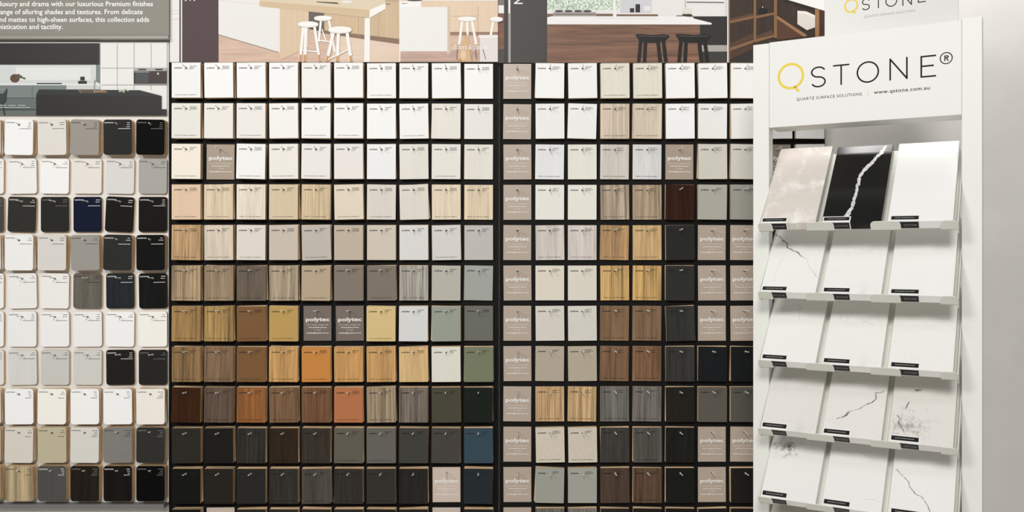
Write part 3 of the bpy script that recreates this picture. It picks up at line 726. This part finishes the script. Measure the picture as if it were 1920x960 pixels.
def slab_uv(i, px, py):
    M = SM @ slope_matrix(i); Mi = M.inverted(); o_ = Mi @ CAMP
    d = Mi.to_3x3() @ Vector(((px - HX) / F, 1.0, -(py - HY) / F)); k_ = -o_.y / d.y; q = o_ + d * k_; return q.x, q.z
SLABS = ((0.0330, 0.1315), (0.1418, 0.2405), (0.2508, 0.3515))
def stone(name, c, kind):
    """quartz: base colour with soft procedural clouding"""
    if kind == 'cloud': return mottled(c, (240, 236, 230), 26, 0.50, 0.66, 0.3)
    if kind == 'plain': return paint(c, 0.3, 0.4)
    if kind == 'faint': return mottled(c, shade(c, 0.955), 24, 0.55, 0.75, 0.3)
    if kind == 'speck': return mottled(c, shade(c, 0.9), 210, 0.56, 0.78, 0.3, 10)
    return paint(c, 0.15, 0.25)
def smoky(c, dark, centre, rad):
    m = bpy.data.materials.new('smoky_stone'); m.use_nodes = True
    nt = m.node_tree; N = nt.nodes; L = nt.links; b = N['Principled BSDF']
    b.inputs['Roughness'].default_value = 0.3; b.inputs['Specular IOR Level'].default_value = 0.4
    tc = N.new('ShaderNodeTexCoord'); n = N.new('ShaderNodeTexNoise'); n.inputs['Scale'].default_value = 75; n.inputs['Detail'].default_value = 9
    n.inputs['Roughness'].default_value = 0.78; n.inputs['Distortion'].default_value = 0.15
    L.new(tc.outputs['Object'], n.inputs['Vector'])
    di = N.new('ShaderNodeVectorMath'); di.operation = 'DISTANCE'; di.inputs[1].default_value = (centre[0], 0, centre[1]); L.new(tc.outputs['Object'], di.inputs[0])
    mr = N.new('ShaderNodeMapRange'); mr.inputs['From Min'].default_value = 0; mr.inputs['From Max'].default_value = rad; mr.inputs['To Min'].default_value = 0.10; mr.inputs['To Max'].default_value = -0.16
    L.new(di.outputs['Value'], mr.inputs['Value'])
    ad = N.new('ShaderNodeMath'); ad.operation = 'ADD'; L.new(n.outputs['Fac'], ad.inputs[0]); L.new(mr.outputs[0], ad.inputs[1])
    r = N.new('ShaderNodeValToRGB'); e = r.color_ramp.elements; e[0].position = 0.5; e[0].color = lin(c); e[1].position = 0.68; e[1].color = lin(dark)
    L.new(ad.outputs[0], r.inputs['Fac']); L.new(r.outputs['Color'], b.inputs['Base Color'])
    return m
def vein_mat(c, base, hi):
    return mottled(c, base, 150, 0.45, hi, 0.3)
WHT = (240, 240, 237)
SPEC = {
 (0, 0): ((219, 211, 203), 'cloud', [], 'beige stone sample with white clouding'),
 (0, 1): ((24, 24, 23), 'gloss', [('w', [(1662, 272), (1652, 287), (1640, 299), (1629, 311), (1617, 323), (1611, 334), (1609, 346), (1606, 358), (1602, 374), (1597, 389), (1590, 401), (1584, 412)], [3, 8, 6, 10, 6, 4, 6, 4, 5, 5, 8, 7])], 'glossy black stone sample with one white vein'),
 (0, 2): ((243, 243, 241), 'plain', [], 'pure white stone sample'),
 (1, 0): (WHT, 'plain', [('d', [(1448, 437), (1460, 443), (1468, 450), (1475, 456), (1478, 465), (1485, 469), (1494, 472), (1502, 480), (1512, 485)], [2, 3, 3, 4, 4, 3, 3, 2, 1.4]), ('l', [(1513, 485), (1516, 497), (1522, 507), (1528, 514), (1531, 521)], [1.2, 1.5, 2.4, 4, 2]), ('l', [(1470, 481), (1462, 495), (1455, 512), (1450, 530)], [1, 1.2, 1, 1])], 'white stone sample with a jagged dark grey vein'),
 (1, 1): (WHT, 'faint', [('l', [(1657, 455), (1646, 462), (1636, 468), (1622, 474)], [1, 1.4, 1.6, 1])], 'white stone sample with faint grey smudges'),
 (1, 2): ((241, 241, 239), 'plain', [], 'plain warm white stone sample'),
 (2, 0): ((241, 240, 237), 'plain', [('l', [(1498, 570), (1501, 580), (1499, 592), (1497, 604)], [1.5, 2.2, 1.6, 1])], 'white stone sample with one faint upright vein'),
 (2, 1): ((240, 239, 236), 'faint', [('l', [(1572, 586), (1578, 592), (1575, 601)], [1, 2, 2]), ('l', [(1617, 600), (1634, 607), (1640, 611)], [1, 2.4, 1])], 'white stone sample with tiny grey flecks'),
 (2, 2): ((240, 239, 235), 'speck', [], 'white stone sample with speckled grain'),
 (3, 0): ((229, 227, 223), 'faint', [], 'warm grey-white stone sample'),
 (3, 1): ((233, 231, 227), 'speck', [('d', [(1658, 733), (1650, 737), (1641, 736), (1643, 748), (1634, 755), (1622, 759), (1611, 767), (1600, 770), (1592, 772), (1586, 779), (1577, 783), (1568, 785)], [1.5, 3, 2, 3, 4, 2, 2.4, 1.2, 5, 6, 4, 2]), ('l', [(1568, 785), (1556, 786), (1547, 788)], [1.4, 1, 1])], 'pale stone sample with a dark diagonal crack vein'),
 (3, 2): ((229, 226, 221), 'speck', [('d', [(1715, 731), (1722, 732), (1730, 731)], [3, 4, 2]), ('d', [(1704, 754), (1701, 761), (1697, 768)], [2, 2, 1]), ('d', [(1683, 778), (1687, 786), (1685, 793), (1690, 801), (1697, 812)], [2.4, 1.8, 3, 2, 2]), ('k', [(1682, 780), (1690, 795), (1700, 812), (1712, 815)], [7, 9, 9, 5])], 'pale stone sample mottled with scattered dark cracks'),
 (4, 0): ((238, 238, 235), 'plain', [('k', [(1446, 838), (1456, 845), (1462, 838), (1472, 848), (1482, 842), (1495, 846), (1504, 836), (1520, 842)], [9, 12, 10, 12, 10, 8, 5, 4])], 'white stone sample with smoky grey patch at its top'),
 (4, 1): ((240, 239, 237), 'plain', [('l', [(1605, 842), (1617, 850), (1628, 857), (1640, 860)], [1, 1.4, 1.2, 1.6]), ('l', [(1620, 936), (1638, 937), (1650, 942)], [1, 1.4, 1])], 'white stone sample with thin pale veins'),
 (4, 2): ((241, 240, 238), 'plain', [('d', [(1681, 880), (1687, 887), (1695, 894), (1703, 903), (1706, 913), (1716, 926), (1727, 931), (1734, 939), (1740, 951), (1748, 966)], [2, 1.4, 1.2, 1.6, 2, 2.2, 1.6, 1.6, 2, 1.4])], 'white stone sample with a thin crooked grey vein'),
 (5, 0): ((214, 210, 200), 'faint', [], 'greyish stone sample showing only its top edge'),
 (5, 1): ((232, 230, 224), 'faint', [], 'white stone sample showing only its top edge'),
 (5, 2): ((232, 230, 226), 'plain', [], 'white stone sample at the lowest right edge'),
}
DEST = ['top tray', 'second tray', 'third tray', 'fourth tray', 'fifth tray', 'lowest tray']
SIDE = ['left', 'middle', 'right']
LBW = paint((236, 236, 233), 0.4, 0.3); LBB = paint((26, 26, 27), 0.4, 0.3); LBT = paint((150, 150, 148), 0.5, 0.2)
for i in range(6):
    tray(i)
    M = SM @ slope_matrix(i)
    for j, (a, b) in enumerate(SLABS):
        c, kind, veins, lab = SPEC[(i, j)]
        base = stone('s', c, kind)
        bm = bmesh.new(); box(bm, 0, b - a, 0, TT, 0, LL - (0.005 if j else 0), bev=0.0007)
        if (i, j) == (4, 0):
            u_, v_ = slab_uv(i, 1476, 838); base = smoky(c, (118, 117, 112), (u_ - a, v_), 0.05); veins = []
        if (i, j) == (3, 2):
            u_, v_ = slab_uv(i, 1700, 800); base = smoky(c, (168, 166, 161), (u_ - a, v_), 0.075); veins = veins[:3]
        mats = [base]
        fl = Flat(); fl.bm.free(); fl.bm = bm; fl.mats = mats
        lim = b - a - 0.0012; rj = random.Random(i * 10 + j)
        clampv = lambda x_, z_: (min(max(x_, 0.0012), lim), min(max(z_, 0.001), LL - 0.007))
        for vi, (vk, pts, ws) in enumerate(veins):
            uv = [slab_uv(i, *q) for q in pts]
            if vk == 'k':        # smoky patch: many small irregular flecks
                for q in range(620 if i == 4 else 170):
                    t_ = rj.random(); n_ = len(uv) - 1; e_ = min(int(t_ * n_), n_ - 1); f_ = t_ * n_ - e_
                    sp = ws[e_] * 0.00098
                    cx_ = uv[e_][0] * (1 - f_) + uv[e_ + 1][0] * f_ - a + rj.gauss(0, sp * 0.55); cz_ = uv[e_][1] * (1 - f_) + uv[e_ + 1][1] * f_ + rj.gauss(0, sp)
                    r_ = rj.uniform(0.0002, 0.0009); g_ = rj.choice([(190, 189, 185), (170, 169, 165), (146, 145, 140), (112, 110, 106)] if i == 4 else [(214, 213, 209), (204, 203, 198), (190, 188, 183), (170, 168, 163)])
                    if not (0.003 < cx_ < lim - 0.002 and 0.021 < cz_ < LL - 0.012): continue
                    fl.poly([(cx_ + r_ * rj.uniform(0.5, 1.3) * math.cos(h_ * 0.9), cz_ + r_ * rj.uniform(0.5, 1.3) * math.sin(h_ * 0.9)) for h_ in range(7)], paint(g_, 0.3, 0.4), -0.00004 - 0.0000004 * q)
                continue
            vc = {'w': (226, 226, 224), 'd': (104, 102, 97), 'l': (200, 198, 192)}[vk]
            vm = vein_mat(vc, c if vk != 'w' else (120, 120, 119), 0.78)
            for strand in range(4 if vk == 'w' else (2 if vk == 'd' else 1)):
                fine = []; fw = []; ph = rj.uniform(0, 6)
                for q in range(len(uv) - 1):
                    for s_ in range(7):
                        f_ = s_ / 7; w_ = (ws[q] * (1 - f_) + ws[q + 1] * f_) * 0.00098
                        off = math.sin(ph + (q * 7 + s_) * 0.55) * w_ * (0.45 if strand else 0.1) + rj.gauss(0, 0.0003)
                        fine.append(clampv(uv[q][0] * (1 - f_) + uv[q + 1][0] * f_ - a + off, uv[q][1] * (1 - f_) + uv[q + 1][1] * f_ + rj.gauss(0, 0.0002) + off * 0.5))
                        fw.append(w_ * rj.uniform(0.25, 0.75) * (1 if strand == 0 else 0.55) * (1.5 if vk == 'w' else 1))
                fl.ribbon(fine, fw, vm, -0.00004 - 0.00002 * vi - 0.000004 * strand)
            if vk in 'wd':
                for q in range(110 if vk == 'w' else 45):     # flecks along the vein
                    e_ = rj.randrange(len(uv) - 1); f_ = rj.random(); w_ = ws[e_] * 0.00098
                    cx_, cz_ = clampv(uv[e_][0] * (1 - f_) + uv[e_ + 1][0] * f_ - a + rj.gauss(0, w_ * 0.45), uv[e_][1] * (1 - f_) + uv[e_ + 1][1] * f_ + rj.gauss(0, w_ * 0.45))
                    r_ = rj.uniform(0.0002, 0.0007)
                    if not (0.003 < cx_ < lim - 0.002): continue
                    fl.poly([(cx_ + r_ * rj.uniform(0.5, 1.3) * math.cos(h_ * 1.05), cz_ + r_ * rj.uniform(0.5, 1.3) * math.sin(h_ * 1.05)) for h_ in range(6)], vm, -0.00008 - 0.0000004 * q)
        o = finish('stone_sample', bm, mats); o.matrix_world = M @ Matrix.Translation((a, 0, 0))
        tag(o, '%s, %s of %s' % (lab, SIDE[j], DEST[i]), 'stone sample', 'stone samples on the display stand')
        if i < 5:
            fl = Flat(); lw = 0.047; x0 = 0.0012 if j == 0 else (0.001 if j == 1 else 0.003)
            rl = random.Random(i * 3 + j); zo = rl.uniform(0, 0.004) if i else 0.002
            fl.poly([(x0, -0.0003), (x0 + lw, -0.0003), (x0 + lw, 0.0150), (x0, 0.0150)], LBW, -0.00012)
            fl.poly([(x0 + 0.002, 0.0042), (x0 + lw - 0.002, 0.0042), (x0 + lw - 0.002, 0.0132), (x0 + 0.002, 0.0132)], LBB, -0.00018)
            xx = x0 + 0.008
            dashes(fl, xx, 0.0080, 0.031, 0.0016, LBT, -0.00024, rl)
            # the part folded over the front edge
            def edge_quad(xa, xb, ya, yb, m, off):
                vs_ = [fl.bm.verts.new((xx_, yy_, off)) for xx_, yy_ in ((xa, ya), (xb, ya), (xb, yb), (xa, yb))]
                f = fl.bm.faces.new(vs_); f.material_index = fl.mi(m); f.normal_update()
                if f.normal.z > 0: f.normal_flip()
            edge_quad(x0, x0 + lw, -0.0001, TT - 0.0003, LBW, -0.00012)
            edge_quad(x0 + 0.001, x0 + lw - 0.0018, 0.0012, TT - 0.001, LBB, -0.00018)
            v, fs = font_mesh('QSTONE'); xa = min(q[0] for q in v); xb = max(q[0] for q in v); k_ = 0.02 / (xb - xa); mi_ = fl.mi(LBT)
            vv = [fl.bm.verts.new((x0 + 0.022 + (q[0] - xa) * k_, 0.0105 - q[1] * k_, -0.00024)) for q in v]
            for f in fs:
                try: ff = fl.bm.faces.new([vv[q] for q in f]); ff.material_index = mi_
                except ValueError: pass
            fl.build('label_sticker', o)
